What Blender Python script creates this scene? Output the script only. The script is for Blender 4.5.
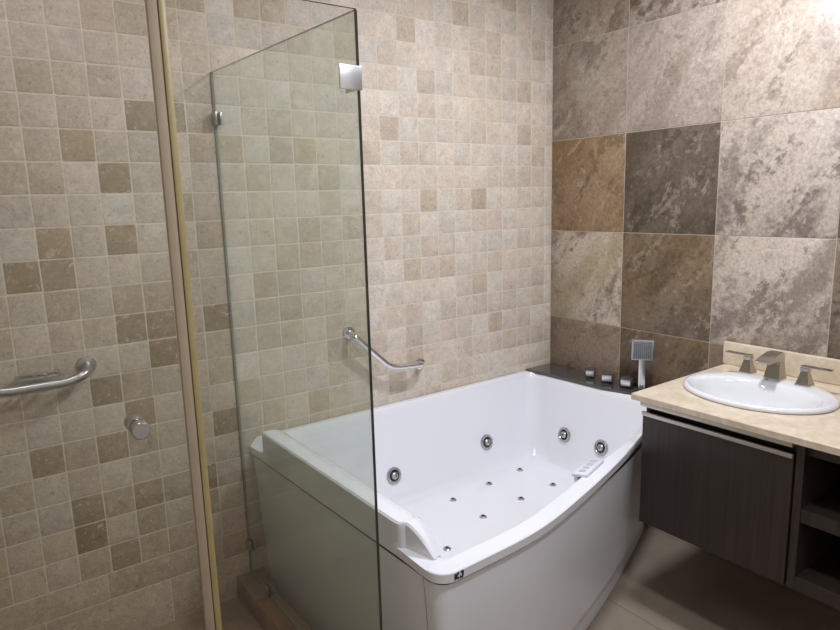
import bpy, bmesh, math, random
from mathutils import Vector, Matrix

# ------------------------------------------------------------------ scene, camera, light
scene = bpy.context.scene
for o in list(bpy.data.objects):
    bpy.data.objects.remove(o)
C = scene.collection
PI = math.pi

scene.view_settings.view_transform = 'Standard'
scene.view_settings.look = 'None'
scene.view_settings.exposure = 0.0
scene.view_settings.gamma = 1.0
scene.view_settings.use_curve_mapping = False

cam_d = bpy.data.cameras.new('camera')
cam = bpy.data.objects.new('camera', cam_d)
C.objects.link(cam)
scene.camera = cam
cam_d.sensor_fit = 'HORIZONTAL'
cam_d.sensor_width = 36.0
cam_d.lens = 640.95 / 840 * 36.0
cam_d.clip_start = 0.03
YAW, PITCH, ROLL = 0.62278, 0.177954, -0.0273259
cy_, sy_, cp_, sp_ = math.cos(YAW), math.sin(YAW), math.cos(PITCH), math.sin(PITCH)
fw = Vector((sy_ * cp_, cy_ * cp_, -sp_))
r0 = Vector((cy_, -sy_, 0))
u0 = r0.cross(fw)
rr = math.cos(ROLL) * r0 + math.sin(ROLL) * u0
uu = -math.sin(ROLL) * r0 + math.cos(ROLL) * u0
cam.matrix_world = Matrix(((rr.x, uu.x, -fw.x, -2.5298), (rr.y, uu.y, -fw.y, -2.32794),
                           (rr.z, uu.z, -fw.z, 1.54927), (0, 0, 0, 1)))

world = bpy.data.worlds.new('world')
scene.world = world
world.use_nodes = True
world.node_tree.nodes['Background'].inputs[0].default_value = (0.5, 0.5, 0.5, 1)
world.node_tree.nodes['Background'].inputs[1].default_value = 0.05

CEIL = 2.66
# ceiling lamps, the small shower one added to brighten its wall: place, watts, radius, colour
LAMPS = [
    ((-0.78, -1.14), 30.5, 0.11, (0.83, 0.885, 1.0)),
    ((-1.50, -2.05), 20.0, 0.11, (0.83, 0.885, 1.0)),
    ((-2.35, -0.50), 3.0, 0.06, (0.85, 0.89, 1.0)),  # unseen lamp, added to lift the upper shower wall
]

random.seed(7)


# ------------------------------------------------------------------ helpers
def srgb(r, g, b, a=1.0):
    f = lambda v: (v / 255) / 12.92 if v / 255 <= 0.04045 else ((v / 255 + 0.055) / 1.055) ** 2.4
    return (f(r), f(g), f(b), a)


def link(name, me, mats, parent=None):
    o = bpy.data.objects.new(name, me)
    C.objects.link(o)
    for m in (mats if isinstance(mats, (list, tuple)) else [mats]):
        me.materials.append(m)
    if parent is not None:
        o.parent = parent
    return o


def wloc(o):
    v = Vector((0, 0, 0))
    while o is not None:
        v += o.location
        o = o.parent
    return v


def obj(name, bm, mats, parent=None, smooth=35):
    """one mesh object; the bmesh is in world coordinates, parents carry only a translation"""
    bmesh.ops.recalc_face_normals(bm, faces=bm.faces[:])
    if parent is not None:
        bmesh.ops.translate(bm, verts=bm.verts[:], vec=-wloc(parent))
    me = bpy.data.meshes.new(name)
    bm.to_mesh(me)
    bm.free()
    if smooth:
        for p in me.polygons:
            p.use_smooth = True
        me.set_sharp_from_angle(angle=math.radians(smooth))
    return link(name, me, mats, parent)


def tag(o, label=None, cat=None, group=None, kind=None):
    if label: o['label'] = label
    if cat: o['category'] = cat
    if group: o['group'] = group
    if kind: o['kind'] = kind
    return o


def thing(name, loc, label, cat, group=None):
    o = bpy.data.objects.new(name, None)
    o.empty_display_size = 0.05
    C.objects.link(o)
    o.location = loc
    return tag(o, label, cat, group)


def NB():
    return bmesh.new()


def add_bm(dst, src, M=None, mat=0):
    vs = {}
    for v in src.verts:
        vs[v] = dst.verts.new(M @ v.co if M is not None else v.co)
    for f in src.faces:
        try:
            nf = dst.faces.new([vs[v] for v in f.verts])
            nf.material_index = mat
        except ValueError:
            pass
    src.free()


def box(bm, lo, hi, bev=0.0, seg=2, M=None, mat=0, taper=None):
    t = bmesh.new()
    vs = []
    for z in (lo[2], hi[2]):
        for (x, y) in ((lo[0], lo[1]), (hi[0], lo[1]), (hi[0], hi[1]), (lo[0], hi[1])):
            if taper and z == hi[2]:
                mx, my = (lo[0] + hi[0]) / 2, (lo[1] + hi[1]) / 2
                x, y = mx + (x - mx) * taper, my + (y - my) * taper
            vs.append(t.verts.new((x, y, z)))
    for f in ((3, 2, 1, 0), (4, 5, 6, 7), (0, 1, 5, 4), (1, 2, 6, 5), (2, 3, 7, 6), (3, 0, 4, 7)):
        t.faces.new([vs[i] for i in f])
    if bev > 0:
        bmesh.ops.bevel(t, geom=t.edges[:], offset=bev, segments=seg, profile=0.5, affect='EDGES')
    add_bm(bm, t, M, mat)


def loft(bm, rings, closed=True, cap0=False, cap1=False, mat=0):
    rv = [[bm.verts.new(p) for p in r] for r in rings]
    n = len(rings[0])
    for a, b in zip(rv, rv[1:]):
        for i in range(n if closed else n - 1):
            j = (i + 1) % n
            f = bm.faces.new((a[i], a[j], b[j], b[i]))
            f.material_index = mat
    if cap0: bm.faces.new(list(reversed(rv[0]))).material_index = mat
    if cap1: bm.faces.new(rv[-1]).material_index = mat
    return rv


def fillet(pts, r, n=6):
    pts = [Vector(p) for p in pts]
    out = [pts[0]]
    for a, b, c in zip(pts, pts[1:], pts[2:]):
        u, v = (a - b), (c - b)
        rad = min(r, u.length * 0.49, v.length * 0.49)
        p, q = b + u.normalized() * rad, b + v.normalized() * rad
        for k in range(n + 1):
            t = k / n
            out.append(p.lerp(b, t).lerp(b.lerp(q, t), t))
    out.append(pts[-1])
    return out


def tube(bm, pts, r, n=14, mat=0, caps=True):
    pts = [Vector(p) for p in pts]
    rings = []
    up = None
    for i, p in enumerate(pts):
        d = (pts[min(i + 1, len(pts) - 1)] - pts[max(i - 1, 0)]).normalized()
        if up is None:
            up = d.orthogonal().normalized()
        up = (up - d * up.dot(d)).normalized()
        s = d.cross(up)
        rad = r[i] if isinstance(r, (list, tuple)) else r
        rings.append([p + (up * math.cos(2 * PI * k / n) + s * math.sin(2 * PI * k / n)) * rad for k in range(n)])
    loft(bm, rings, True, caps, caps, mat)


def lathe(bm, prof, M=None, n=24, mat=0):
    t = bmesh.new()
    rings = [[(max(r, 1e-4) * math.cos(2 * PI * k / n), max(r, 1e-4) * math.sin(2 * PI * k / n), z) for k in range(n)]
             for r, z in prof]
    loft(t, rings, True, True, True)
    add_bm(bm, t, M, mat)


def aim(loc, normal):
    """matrix whose local +z points along normal"""
    q = Vector((0, 0, 1)).rotation_difference(Vector(normal).normalized())
    return Matrix.Translation(Vector(loc)) @ q.to_matrix().to_4x4()


# ------------------------------------------------------------------ materials
def new_mat(name):
    m = bpy.data.materials.new(name)
    m.use_nodes = True
    return m, m.node_tree.nodes, m.node_tree.links, m.node_tree.nodes['Principled BSDF']


def plain(name, col, rough=0.5, metal=0.0, coat=0.0, noise=0.0, nscale=30, bump=0.0, spec=0.5):
    m, N, L, b = new_mat(name)
    b.inputs['Base Color'].default_value = col
    b.inputs['Roughness'].default_value = rough
    b.inputs['Metallic'].default_value = metal
    b.inputs['Coat Weight'].default_value = coat
    b.inputs['Coat Roughness'].default_value = 0.06
    b.inputs['Specular IOR Level'].default_value = spec
    if noise or bump:
        tc = N.new('ShaderNodeTexCoord')
        nz = N.new('ShaderNodeTexNoise')
        nz.inputs['Scale'].default_value = nscale
        nz.inputs['Detail'].default_value = 6
        L.new(tc.outputs['Object'], nz.inputs['Vector'])
        if noise:
            mx = N.new('ShaderNodeMix'); mx.data_type = 'RGBA'; mx.blend_type = 'MULTIPLY'
            mx.inputs['Factor'].default_value = 1.0
            mr = N.new('ShaderNodeMapRange')
            mr.inputs['From Min'].default_value = 0.3; mr.inputs['From Max'].default_value = 0.7
            mr.inputs['To Min'].default_value = 1 - noise; mr.inputs['To Max'].default_value = 1 + noise
            L.new(nz.outputs['Fac'], mr.inputs['Value'])
            mx.inputs[6].default_value = col
            L.new(mr.outputs[0], mx.inputs[7])
            L.new(mx.outputs[2], b.inputs['Base Color'])
        if bump:
            bp = N.new('ShaderNodeBump')
            bp.inputs['Strength'].default_value = bump
            bp.inputs['Distance'].default_value = 0.002
            L.new(nz.outputs['Fac'], bp.inputs['Height'])
            L.new(bp.outputs[0], b.inputs['Normal'])
    return m


def rgbmix(N, L, blend, fac, a, b):
    mx = N.new('ShaderNodeMix'); mx.data_type = 'RGBA'; mx.blend_type = blend
    for sock, v in ((mx.inputs['Factor'], fac), (mx.inputs[6], a), (mx.inputs[7], b)):
        if hasattr(v, 'is_linked'): L.new(v, sock)
        else: sock.default_value = v
    return mx.outputs[2]


def noise(N, L, vec, scale, detail=6, rough=0.55, dist=0.0):
    n = N.new('ShaderNodeTexNoise')
    n.inputs['Scale'].default_value = scale
    n.inputs['Detail'].default_value = detail
    n.inputs['Roughness'].default_value = rough
    n.inputs['Distortion'].default_value = dist
    L.new(vec, n.inputs['Vector'])
    return n.outputs['Fac']


def remap(N, L, v, a, b, c, d):
    mr = N.new('ShaderNodeMapRange')
    for k, x in (('From Min', a), ('From Max', b), ('To Min', c), ('To Max', d)):
        mr.inputs[k].default_value = x
    L.new(v, mr.inputs['Value'])
    return mr.outputs[0]


def seeded(N, L):
    tc = N.new('ShaderNodeTexCoord')
    at = N.new('ShaderNodeAttribute'); at.attribute_name = 'seed'
    va = N.new('ShaderNodeVectorMath'); va.operation = 'ADD'
    L.new(tc.outputs['Object'], va.inputs[0]); L.new(at.outputs['Vector'], va.inputs[1])
    return va.outputs[0]


def travertine():
    m, N, L, b = new_mat('tumbled_travertine')
    v = seeded(N, L)
    tone = N.new('ShaderNodeAttribute'); tone.attribute_name = 'tone'
    big = noise(N, L, v, 22, 8, 0.65, 0.3)
    fine = noise(N, L, v, 110, 8, 0.7, 0.2)
    c = rgbmix(N, L, 'MULTIPLY', 1.0, tone.outputs['Color'], remap(N, L, big, 0.3, 0.7, 0.84, 1.13))
    c = rgbmix(N, L, 'MULTIPLY', 1.0, c, remap(N, L, fine, 0.3, 0.7, 0.84, 1.14))
    worm = noise(N, L, v, 60, 5, 0.6, 1.0)
    c = rgbmix(N, L, 'MIX', remap(N, L, worm, 0.58, 0.66, 0.0, 0.6), c, srgb(218, 205, 186))
    pit = noise(N, L, v, 80, 5, 0.65, 0.6)
    c = rgbmix(N, L, 'MULTIPLY', 1.0, c, remap(N, L, pit, 0.33, 0.42, 0.70, 1.0))
    L.new(c, b.inputs['Base Color'])
    b.inputs['Roughness'].default_value = 0.45
    b.inputs['Specular IOR Level'].default_value = 0.4
    bp = N.new('ShaderNodeBump')
    bp.inputs['Strength'].default_value = 0.5
    bp.inputs['Distance'].default_value = 0.003
    mx = N.new('ShaderNodeMath'); mx.operation = 'ADD'
    L.new(pit, mx.inputs[0]); L.new(big, mx.inputs[1])
    L.new(mx.outputs[0], bp.inputs['Height'])
    L.new(bp.outputs[0], b.inputs['Normal'])
    return m


def veined_stone():
    m, N, L, b = new_mat('veined_brown_stone')
    v = seeded(N, L)
    A = N.new('ShaderNodeAttribute'); A.attribute_name = 'tone'
    B = N.new('ShaderNodeAttribute'); B.attribute_name = 'tone_b'
    G = N.new('ShaderNodeAttribute'); G.attribute_name = 'tone_c'
    mp = N.new('ShaderNodeMapping')
    mp.vector_type = 'TEXTURE'
    mp.inputs['Rotation'].default_value = (-0.9, 0, 0)
    mp.inputs['Scale'].default_value = (1, 1.7, 0.8)
    L.new(v, mp.inputs['Vector'])
    w = mp.outputs[0]
    def mad(x, k, y):
        a = N.new('ShaderNodeMath'); a.operation = 'MULTIPLY_ADD'
        L.new(x, a.inputs[0]); a.inputs[1].default_value = k; L.new(y, a.inputs[2])
        return a.outputs[0]
    n1 = noise(N, L, w, 3.6, 12, 0.66, 0.8)
    mid = noise(N, L, v, 30, 12, 0.75, 0.2)
    fine = noise(N, L, v, 75, 10, 0.75, 0.2)
    k1 = mad(mid, 0.5, n1)                        # patches with crumbly edges
    c = rgbmix(N, L, 'MIX', remap(N, L, k1, 0.66, 0.82, 0.0, 1.0), A.outputs['Color'], B.outputs['Color'])
    dk = rgbmix(N, L, 'MULTIPLY', 1.0, A.outputs['Color'], (0.80, 0.79, 0.78, 1))
    n4 = noise(N, L, w, 6.5, 12, 0.70, 0.6)
    c = rgbmix(N, L, 'MIX', remap(N, L, mad(mid, 0.45, n4), 0.665, 0.625, 0.0, 0.85), c, dk)
    lt = rgbmix(N, L, 'MIX', 0.28, B.outputs['Color'], srgb(214, 202, 186))
    n5 = noise(N, L, w, 7.5, 12, 0.70, 0.9)
    c = rgbmix(N, L, 'MIX', remap(N, L, mad(mid, 0.5, n5), 0.83, 0.87, 0.0, 0.6), c, lt)
    n3 = noise(N, L, w, 2.2, 10, 0.6, 0.2)
    k3 = mad(mid, 0.3, n3)
    gm = N.new('ShaderNodeMath'); gm.operation = 'MULTIPLY'
    L.new(remap(N, L, k3, 0.66, 0.78, 0.0, 1.0), gm.inputs[0]); L.new(G.outputs['Alpha'], gm.inputs[1])
    c = rgbmix(N, L, 'MIX', gm.outputs[0], c, G.outputs['Color'])
    c = rgbmix(N, L, 'MULTIPLY', 1.0, c, remap(N, L, fine, 0.3, 0.7, 0.66, 1.34))
    speck = noise(N, L, v, 34, 12, 0.8, 0.3)
    c = rgbmix(N, L, 'MULTIPLY', 1.0, c, remap(N, L, speck, 0.34, 0.46, 0.62, 1.0))
    c = rgbmix(N, L, 'MIX', remap(N, L, speck, 0.60, 0.68, 0.0, 0.35), c, srgb(206, 192, 174))
    L.new(c, b.inputs['Base Color'])
    b.inputs['Roughness'].default_value = 0.36
    b.inputs['Specular IOR Level'].default_value = 0.5
    bp = N.new('ShaderNodeBump')
    bp.inputs['Strength'].default_value = 0.12
    bp.inputs['Distance'].default_value = 0.002
    L.new(speck, bp.inputs['Height'])
    L.new(bp.outputs[0], b.inputs['Normal'])
    return m


def marble(name, c1, c2, rough=0.25, scale=9):
    m, N, L, b = new_mat(name)
    tc = N.new('ShaderNodeTexCoord')
    v = tc.outputs['Object']
    n1 = noise(N, L, v, scale, 10, 0.65, 1.0)
    c = rgbmix(N, L, 'MIX', remap(N, L, n1, 0.38, 0.62, 0, 1), c1, c2)
    n2 = noise(N, L, v, 60, 8, 0.6, 0.5)
    c = rgbmix(N, L, 'MULTIPLY', 1.0, c, remap(N, L, n2, 0.3, 0.7, 0.9, 1.08))
    L.new(c, b.inputs['Base Color'])
    b.inputs['Roughness'].default_value = rough
    return m


def floor_mat():
    m, N, L, b = new_mat('large_floor_tile')
    tc = N.new('ShaderNodeTexCoord')
    sx = N.new('ShaderNodeSeparateXYZ')
    L.new(tc.outputs['Object'], sx.inputs[0])
    masks = []
    for out, off, pitch in ((0, -0.644, 0.60), (1, -0.62, 1.20)):
        s = N.new('ShaderNodeMath'); s.operation = 'SUBTRACT'; s.inputs[1].default_value = off - 6.0
        L.new(sx.outputs[out], s.inputs[0])
        md = N.new('ShaderNodeMath'); md.operation = 'PINGPONG'; md.inputs[1].default_value = pitch / 2
        L.new(s.outputs[0], md.inputs[0])
        masks.append(remap(N, L, md.outputs[0], 0.0012, 0.0024, 1.0, 0.0))
    mx = N.new('ShaderNodeMath'); mx.operation = 'MAXIMUM'
    L.new(masks[0], mx.inputs[0]); L.new(masks[1], mx.inputs[1])
    n1 = noise(N, L, tc.outputs['Object'], 5, 8, 0.6, 0.5)
    c = rgbmix(N, L, 'MIX', remap(N, L, n1, 0.3, 0.7, 0, 1), srgb(140, 124, 108), srgb(154, 139, 122))
    c = rgbmix(N, L, 'MIX', mx.outputs[0], c, srgb(98, 84, 71))
    L.new(c, b.inputs['Base Color'])
    b.inputs['Roughness'].default_value = 0.38
    return m


def wood_mat():
    m, N, L, b = new_mat('dark_wenge_laminate')
    tc = N.new('ShaderNodeTexCoord')
    mp = N.new('ShaderNodeMapping')
    mp.inputs['Scale'].default_value = (90, 90, 2.2)
    L.new(tc.outputs['Object'], mp.inputs['Vector'])
    n1 = noise(N, L, mp.outputs[0], 1.0, 6, 0.6, 0.3)
    mp2 = N.new('ShaderNodeMapping')
    mp2.inputs['Scale'].default_value = (9, 9, 0.8)
    L.new(tc.outputs['Object'], mp2.inputs['Vector'])
    n2 = noise(N, L, mp2.outputs[0], 1.0, 4, 0.5, 0.4)
    c = rgbmix(N, L, 'MIX', remap(N, L, n1, 0.3, 0.7, 0, 1), srgb(44, 35, 30), srgb(60, 49, 42))
    c = rgbmix(N, L, 'MULTIPLY', 1.0, c, remap(N, L, n2, 0.3, 0.7, 0.85, 1.12))
    L.new(c, b.inputs['Base Color'])
    b.inputs['Roughness'].default_value = 0.42
    return m


def glass_mat(name, tint, gloss=1.0):
    m = bpy.data.materials.new(name)
    m.use_nodes = True
    N, L = m.node_tree.nodes, m.node_tree.links
    N.remove(N['Principled BSDF'])
    out = N['Material Output']
    tr = N.new('ShaderNodeBsdfTransparent'); tr.inputs[0].default_value = tint
    gl = N.new('ShaderNodeBsdfGlossy'); gl.inputs['Roughness'].default_value = 0.0
    gl.inputs['Color'].default_value = (gloss, gloss, gloss, 1)
    fr = N.new('ShaderNodeFresnel')
    ge = N.new('ShaderNodeNewGeometry')
    L.new(remap(N, L, ge.outputs['Backfacing'], 0, 1, 1.45, 1 / 1.45), fr.inputs[0])    # same air-side reflectance on both faces
    mx = N.new('ShaderNodeMixShader')
    L.new(fr.outputs[0], mx.inputs[0]); L.new(tr.outputs[0], mx.inputs[1]); L.new(gl.outputs[0], mx.inputs[2])
    L.new(mx.outputs[0], out.inputs['Surface'])
    return m


M_TRAV = travertine()
M_GROUT = plain('cream_grout', srgb(216, 202, 180), 0.8, noise=0.08, nscale=60, bump=0.3)
M_STONE = veined_stone()
M_GROUT2 = plain('pale_grey_grout', srgb(178, 166, 150), 0.8)
M_PAINT = plain('cream_paint', srgb(200, 190, 175), 0.8, noise=0.02, nscale=8)
M_CEIL = plain('white_ceiling_paint', srgb(236, 232, 226), 0.85, noise=0.015, nscale=6)
M_FLOOR = floor_mat()
M_ACR = plain('white_acrylic', srgb(236, 235, 238), 0.12, coat=0.3, noise=0.006, nscale=3)
M_PANEL = plain('white_acrylic_panel', srgb(236, 236, 240), 0.22, noise=0.01, nscale=4)
M_CER = plain('white_ceramic', srgb(222, 221, 220), 0.08, coat=0.4, noise=0.005, nscale=5)
M_CHROME = plain('polished_chrome', (0.78, 0.78, 0.78, 1), 0.1, 1.0, noise=0.02, nscale=40)
M_STEEL = plain('brushed_steel', (0.50, 0.49, 0.47, 1), 0.3, 1.0, noise=0.06, nscale=120)
M_FAUC = plain('satin_nickel', (0.50, 0.48, 0.45, 1), 0.2, 1.0, noise=0.04, nscale=80)
M_ALU = plain('anodised_aluminium', (0.62, 0.58, 0.52, 1), 0.5, 1.0, noise=0.05, nscale=100)
M_JET = plain('jet_chrome', (0.46, 0.46, 0.47, 1), 0.16, 1.0, noise=0.02, nscale=60)
M_SATIN = plain('satin_chrome', (0.80, 0.80, 0.81, 1), 0.34, 1.0, noise=0.02, nscale=60)
M_DECK = plain('smoky_grey_glossy', srgb(74, 70, 67), 0.12, 0.0, coat=0.4, noise=0.03, nscale=20)
M_DARK = plain('dark_hole', srgb(30, 29, 28), 0.4, noise=0.1, nscale=50)
M_SHADE_SEAL = plain('dark_shade_sealant', srgb(60, 56, 48), 0.5, noise=0.1, nscale=40)  # colour holds both the caulk and the shade of the rim gap
M_WOOD = wood_mat()
M_COUNTER = marble('cream_marble', srgb(220, 204, 181), srgb(204, 185, 159), 0.28, 11)
M_CURB = marble('brown_marble', srgb(136, 106, 72), srgb(116, 86, 56), 0.3, 12)
M_CURB2 = marble('pink_brown_marble', srgb(132, 106, 86), srgb(114, 90, 72), 0.3, 14)
M_SHFL = marble('shower_floor_stone', srgb(150, 128, 104), srgb(132, 110, 88), 0.4, 6)
M_GLASS = glass_mat('clear_green_glass', (0.93, 0.962, 0.935, 1))
M_GLASS2 = glass_mat('clear_glass', (0.945, 0.948, 0.935, 1))
M_GEDGE = plain('glass_edge_green', srgb(48, 60, 54), 0.08, noise=0.15, nscale=15)
M_GEDGE2 = plain('glass_edge_pale', srgb(120, 122, 108), 0.3, noise=0.05, nscale=15)
M_SEAL = plain('yellowed_seal', srgb(170, 152, 104), 0.4, noise=0.08, nscale=12)
M_SEAL2 = plain('milky_clear_seal', srgb(172, 154, 132), 0.7, noise=0.05, nscale=12, spec=0.2)
M_KEY = plain('keypad_grey', srgb(222, 223, 228), 0.3, noise=0.02, nscale=40)
M_BUTTON = plain('button_grey', srgb(188, 190, 198), 0.35, noise=0.03, nscale=60)
M_INK = plain('dark_print', srgb(48, 42, 38), 0.4, noise=0.1, nscale=200)


def lamp_mat():
    m = bpy.data.materials.new('lamp_diffuser')
    m.use_nodes = True
    b = m.node_tree.nodes['Principled BSDF']
    b.inputs['Base Color'].default_value = (0.9, 0.88, 0.84, 1)
    b.inputs['Emission Color'].default_value = (0.88, 0.93, 1.0, 1)
    b.inputs['Emission Strength'].default_value = 6.0
    return m


M_LAMP = lamp_mat()


# ------------------------------------------------------------------ walls, floor, ceiling
class TileMesh:
    """wall face of separate raised tiles over a grout bed: vertices, faces and per-face tile colours"""

    def __init__(s):
        s.v, s.f, s.m, s.a = [], [], [], []

    def quad(s, pts, mat, att):
        i = len(s.v)
        s.v += [tuple(p) for p in pts]
        s.f.append((i, i + 1, i + 2, i + 3)); s.m.append(mat); s.a.append(att)

    def tile(s, to3, u0, u1, v0, v1, gap, depth, soft, jit, att):
        j = lambda: random.uniform(-jit, jit)
        cor = [(u0 + gap + j(), v0 + gap + j()), (u1 - gap + j(), v0 + gap + j()),
               (u1 - gap + j(), v1 - gap + j()), (u0 + gap + j(), v1 - gap + j())]
        cu, cv = (u0 + u1) / 2, (v0 + v1) / 2
        tilt = random.uniform(-1, 1) * jit * 0.2
        def ring(inset, d):
            out = []
            for k, (a, b) in enumerate(cor):
                n = (cor[(k + 1) % 4], cor[(k - 1) % 4])
                # two points per corner: rounded corners
                for q in (n[1], n[0]):
                    dx, dy = q[0] - a, q[1] - b
                    l = math.hypot(dx, dy)
                    r = soft * 1.2
                    x, y = a + dx / l * r, b + dy / l * r
                    x += (cu - x) / max(abs(cu - x), 1e-6) * min(inset, abs(cu - x))
                    y += (cv - y) / max(abs(cv - y), 1e-6) * min(inset, abs(cv - y))
                    out.append(to3(x, y, d + tilt * (1 if k < 2 else -1)))
            return out
        rs = [ring(0, depth), ring(soft * 0.35, depth * 0.25), ring(soft, 0.0)]
        base = len(s.v)
        for r in rs: s.v += [tuple(p) for p in r]
        for k in range(2):
            for i in range(8):
                jn = (i + 1) % 8
                s.f.append((base + k * 8 + i, base + k * 8 + jn, base + (k + 1) * 8 + jn, base + (k + 1) * 8 + i))
                s.m.append(0); s.a.append(att)
        s.f.append(tuple(base + 16 + i for i in range(8))); s.m.append(0); s.a.append(att)

    def build(s, name, mats, attrs):
        me = bpy.data.meshes.new(name)
        me.from_pydata(s.v, [], s.f)
        me.polygons.foreach_set('material_index', s.m)
        for k, an in enumerate(attrs):
            if an == 'seed':
                at = me.attributes.new(an, 'FLOAT_VECTOR', 'FACE')
                at.data.foreach_set('vector', [c for a in s.a for c in a[k]])
            else:
                at = me.attributes.new(an, 'FLOAT_COLOR', 'FACE')
                at.data.foreach_set('color', [c for a in s.a for c in a[k]])
        bm = bmesh.new(); bm.from_mesh(me)
        bmesh.ops.recalc_face_normals(bm, faces=bm.faces[:])
        bm.to_mesh(me); bm.free()
        for p in me.polygons: p.use_smooth = True
        me.set_sharp_from_angle(angle=math.radians(50))
        return link(name, me, mats)


def slab_faces(T, lo, hi, att, mat=1):
    x0, y0, z0 = lo; x1, y1, z1 = hi
    P = [(x0, y0, z0), (x1, y0, z0), (x1, y1, z0), (x0, y1, z0), (x0, y0, z1), (x1, y0, z1), (x1, y1, z1), (x0, y1, z1)]
    for f in ((3, 2, 1, 0), (4, 5, 6, 7), (0, 1, 5, 4), (1, 2, 6, 5), (2, 3, 7, 6), (3, 0, 4, 7)):
        T.quad([P[i] for i in f], mat, att)


XL, YF = -2.95, -3.25            # left wall and the wall behind the photographer

# --- long wall: small tumbled travertine tiles
CREAM = [(214, 199, 181), (210, 195, 177), (215, 202, 186), (209, 192, 173), (213, 196, 178), (212, 200, 184)]
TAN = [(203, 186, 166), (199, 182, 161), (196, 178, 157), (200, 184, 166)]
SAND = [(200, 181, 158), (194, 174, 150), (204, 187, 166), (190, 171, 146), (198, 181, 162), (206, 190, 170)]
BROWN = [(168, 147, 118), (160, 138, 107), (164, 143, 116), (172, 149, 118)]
# single tiles that stand out, by (column, row): k = kind
SPECIAL = {(0, 3): 'd', (1, 4): 'd', (-1, 6): 'd', (1, 6): 'd', (-2, 7): 'd', (-1, 7): 'd', (0, 11): 'd', (0, 13): 'd', (-1, 15): 'd', (1, 15): 'd', (-1, 16): 'd', (1, 12): 'd', (2, 10): 'd', (4, 13): 'd', (3, 15): 'd', (1, 1): 't', (-2, 5): 't', (2, 5): 't', (0, 2): 't', (-2, 15): 't', (-2, 17): 't', (3, 11): 't', (13, 8): 'm', (17, 9): 'm', (13, 12): 'm', (4, 5): 't', (-1, 9): 't', (-2, 10): 't', (-2, 11): 't', (-2, 12): 't', (0, 4): 'l', (2, 1): 'l', (-2, 6): 'l', (1, 5): 'l', (0, 10): 'l', (-2, 9): 'l', (4, 12): 'l', (17, -3): 'l', (14, 2): 'l', (17, 1): 'l'}


def trav_tone(c, r):
    if (c, r) in SPECIAL:
        base = {'d': BROWN, 't': TAN, 'm': TAN[:2], 'l': CREAM}[SPECIAL[(c, r)]]
        col = random.choice(base)
    else:
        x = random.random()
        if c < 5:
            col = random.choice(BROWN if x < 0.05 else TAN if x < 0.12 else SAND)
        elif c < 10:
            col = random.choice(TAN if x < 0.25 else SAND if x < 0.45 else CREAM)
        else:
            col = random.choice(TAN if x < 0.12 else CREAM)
    k = random.uniform(0.96, 1.02)
    return srgb(*[min(255, q * k) for q in col])


T = TileMesh()
noatt = (srgb(200, 190, 170), (0, 0, 0))
slab_faces(T, (XL, 0.0009, 0), (0.0, 0.10, CEIL), noatt)
PU, PV = 0.0987, 0.1008
to3 = lambda u, v, d: (u, d, v)
for r in range(-6, 18):
    z1, z0 = 2.10 - PV * r, 2.10 - PV * (r + 1)
    z1 = min(z1, CEIL)
    if z0 > CEIL - 0.01: continue
    for c in range(-8, 23):
        x0, x1 = -2.2232 + PU * c, -2.2232 + PU * (c + 1)
        if c == 22: x1 = 0.0
        x0 = max(x0, XL)
        if x1 - x0 < 0.02: continue
        seed = (random.uniform(0, 40), random.uniform(0, 40), random.uniform(0, 40))
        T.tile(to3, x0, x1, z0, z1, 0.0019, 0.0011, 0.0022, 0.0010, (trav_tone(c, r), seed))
z = 2.10 - PV * 18
for z1, z0, w, off in ((z, z - 0.10, 0.405, 0.1), (z - 0.10, 0.0, 0.405, 0.3)):
    x = XL - off
    while x < 0:
        a, b_ = max(x, XL), min(x + w, 0)
        if b_ - a > 0.02:
            col = random.choice([(190, 171, 147), (184, 165, 141), (194, 176, 152)])
            seed = tuple(random.uniform(0, 40) for _ in range(3))
            T.tile(to3, a, b_, z0, z1, 0.0014, 0.0016, 0.002, 0.0005, (srgb(*col), seed))
        x += w
wall = T.build('wall_back', [M_TRAV, M_GROUT], ('tone', 'seed'))
tag(wall, 'long wall of small tumbled cream travertine tiles behind shower and bathtub', 'wall', kind='structure')

# --- right wall: large veined brown stone tiles, 45 cm
T = TileMesh()
# (row, column from the corner): dark stone, light stone, patch colour, patch amount
ST = {
    (-1, 0): ((126, 108, 92), (150, 134, 118), (176, 164, 150), 0.2),
    (-1, 1): ((104, 88, 74), (166, 150, 136), (190, 178, 165), 0.4),
    (-1, 2): ((172, 155, 138), (196, 182, 166), (206, 190, 170), 0.4),
    (0, 0): ((142, 125, 110), (162, 147, 132), (128, 112, 98), 0.4),
    (0, 1): ((150, 134, 120), (174, 158, 144), (140, 122, 105), 0.3),
    (0, 2): ((168, 150, 134), (192, 176, 160), (206, 184, 158), 0.3),
    (1, 0): ((124, 99, 70), (144, 120, 92), (146, 110, 64), 0.4),
    (1, 1): ((82, 70, 58), (104, 90, 76), (96, 78, 58), 0.4),
    (1, 2): ((126, 113, 104), (184, 168, 153), (176, 160, 144), 0.3),
    (2, 0): ((124, 108, 92), (184, 168, 150), (158, 142, 112), 0.8),
    (2, 1): ((92, 77, 60), (124, 106, 84), (132, 104, 66), 0.35),
    (2, 2): ((140, 125, 113), (190, 174, 159), (174, 158, 130), 0.45),
    (2, 3): ((84, 70, 56), (128, 112, 96), (110, 90, 66), 0.3),
    (1, 3): ((92, 80, 68), (122, 108, 94), (110, 96, 80), 0.3),
    (3, 0): ((112, 94, 78), (136, 116, 98), (122, 100, 78), 0.4),
    (3, 1): ((84, 70, 54), (110, 92, 72), (120, 90, 52), 0.5),
    (3, 2): ((96, 80, 64), (130, 112, 92), (120, 92, 58), 0.4),
}
pool = list(ST.values())
na = (srgb(180, 168, 150), srgb(180, 168, 150), srgb(180, 168, 150), (0, 0, 0))
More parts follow.
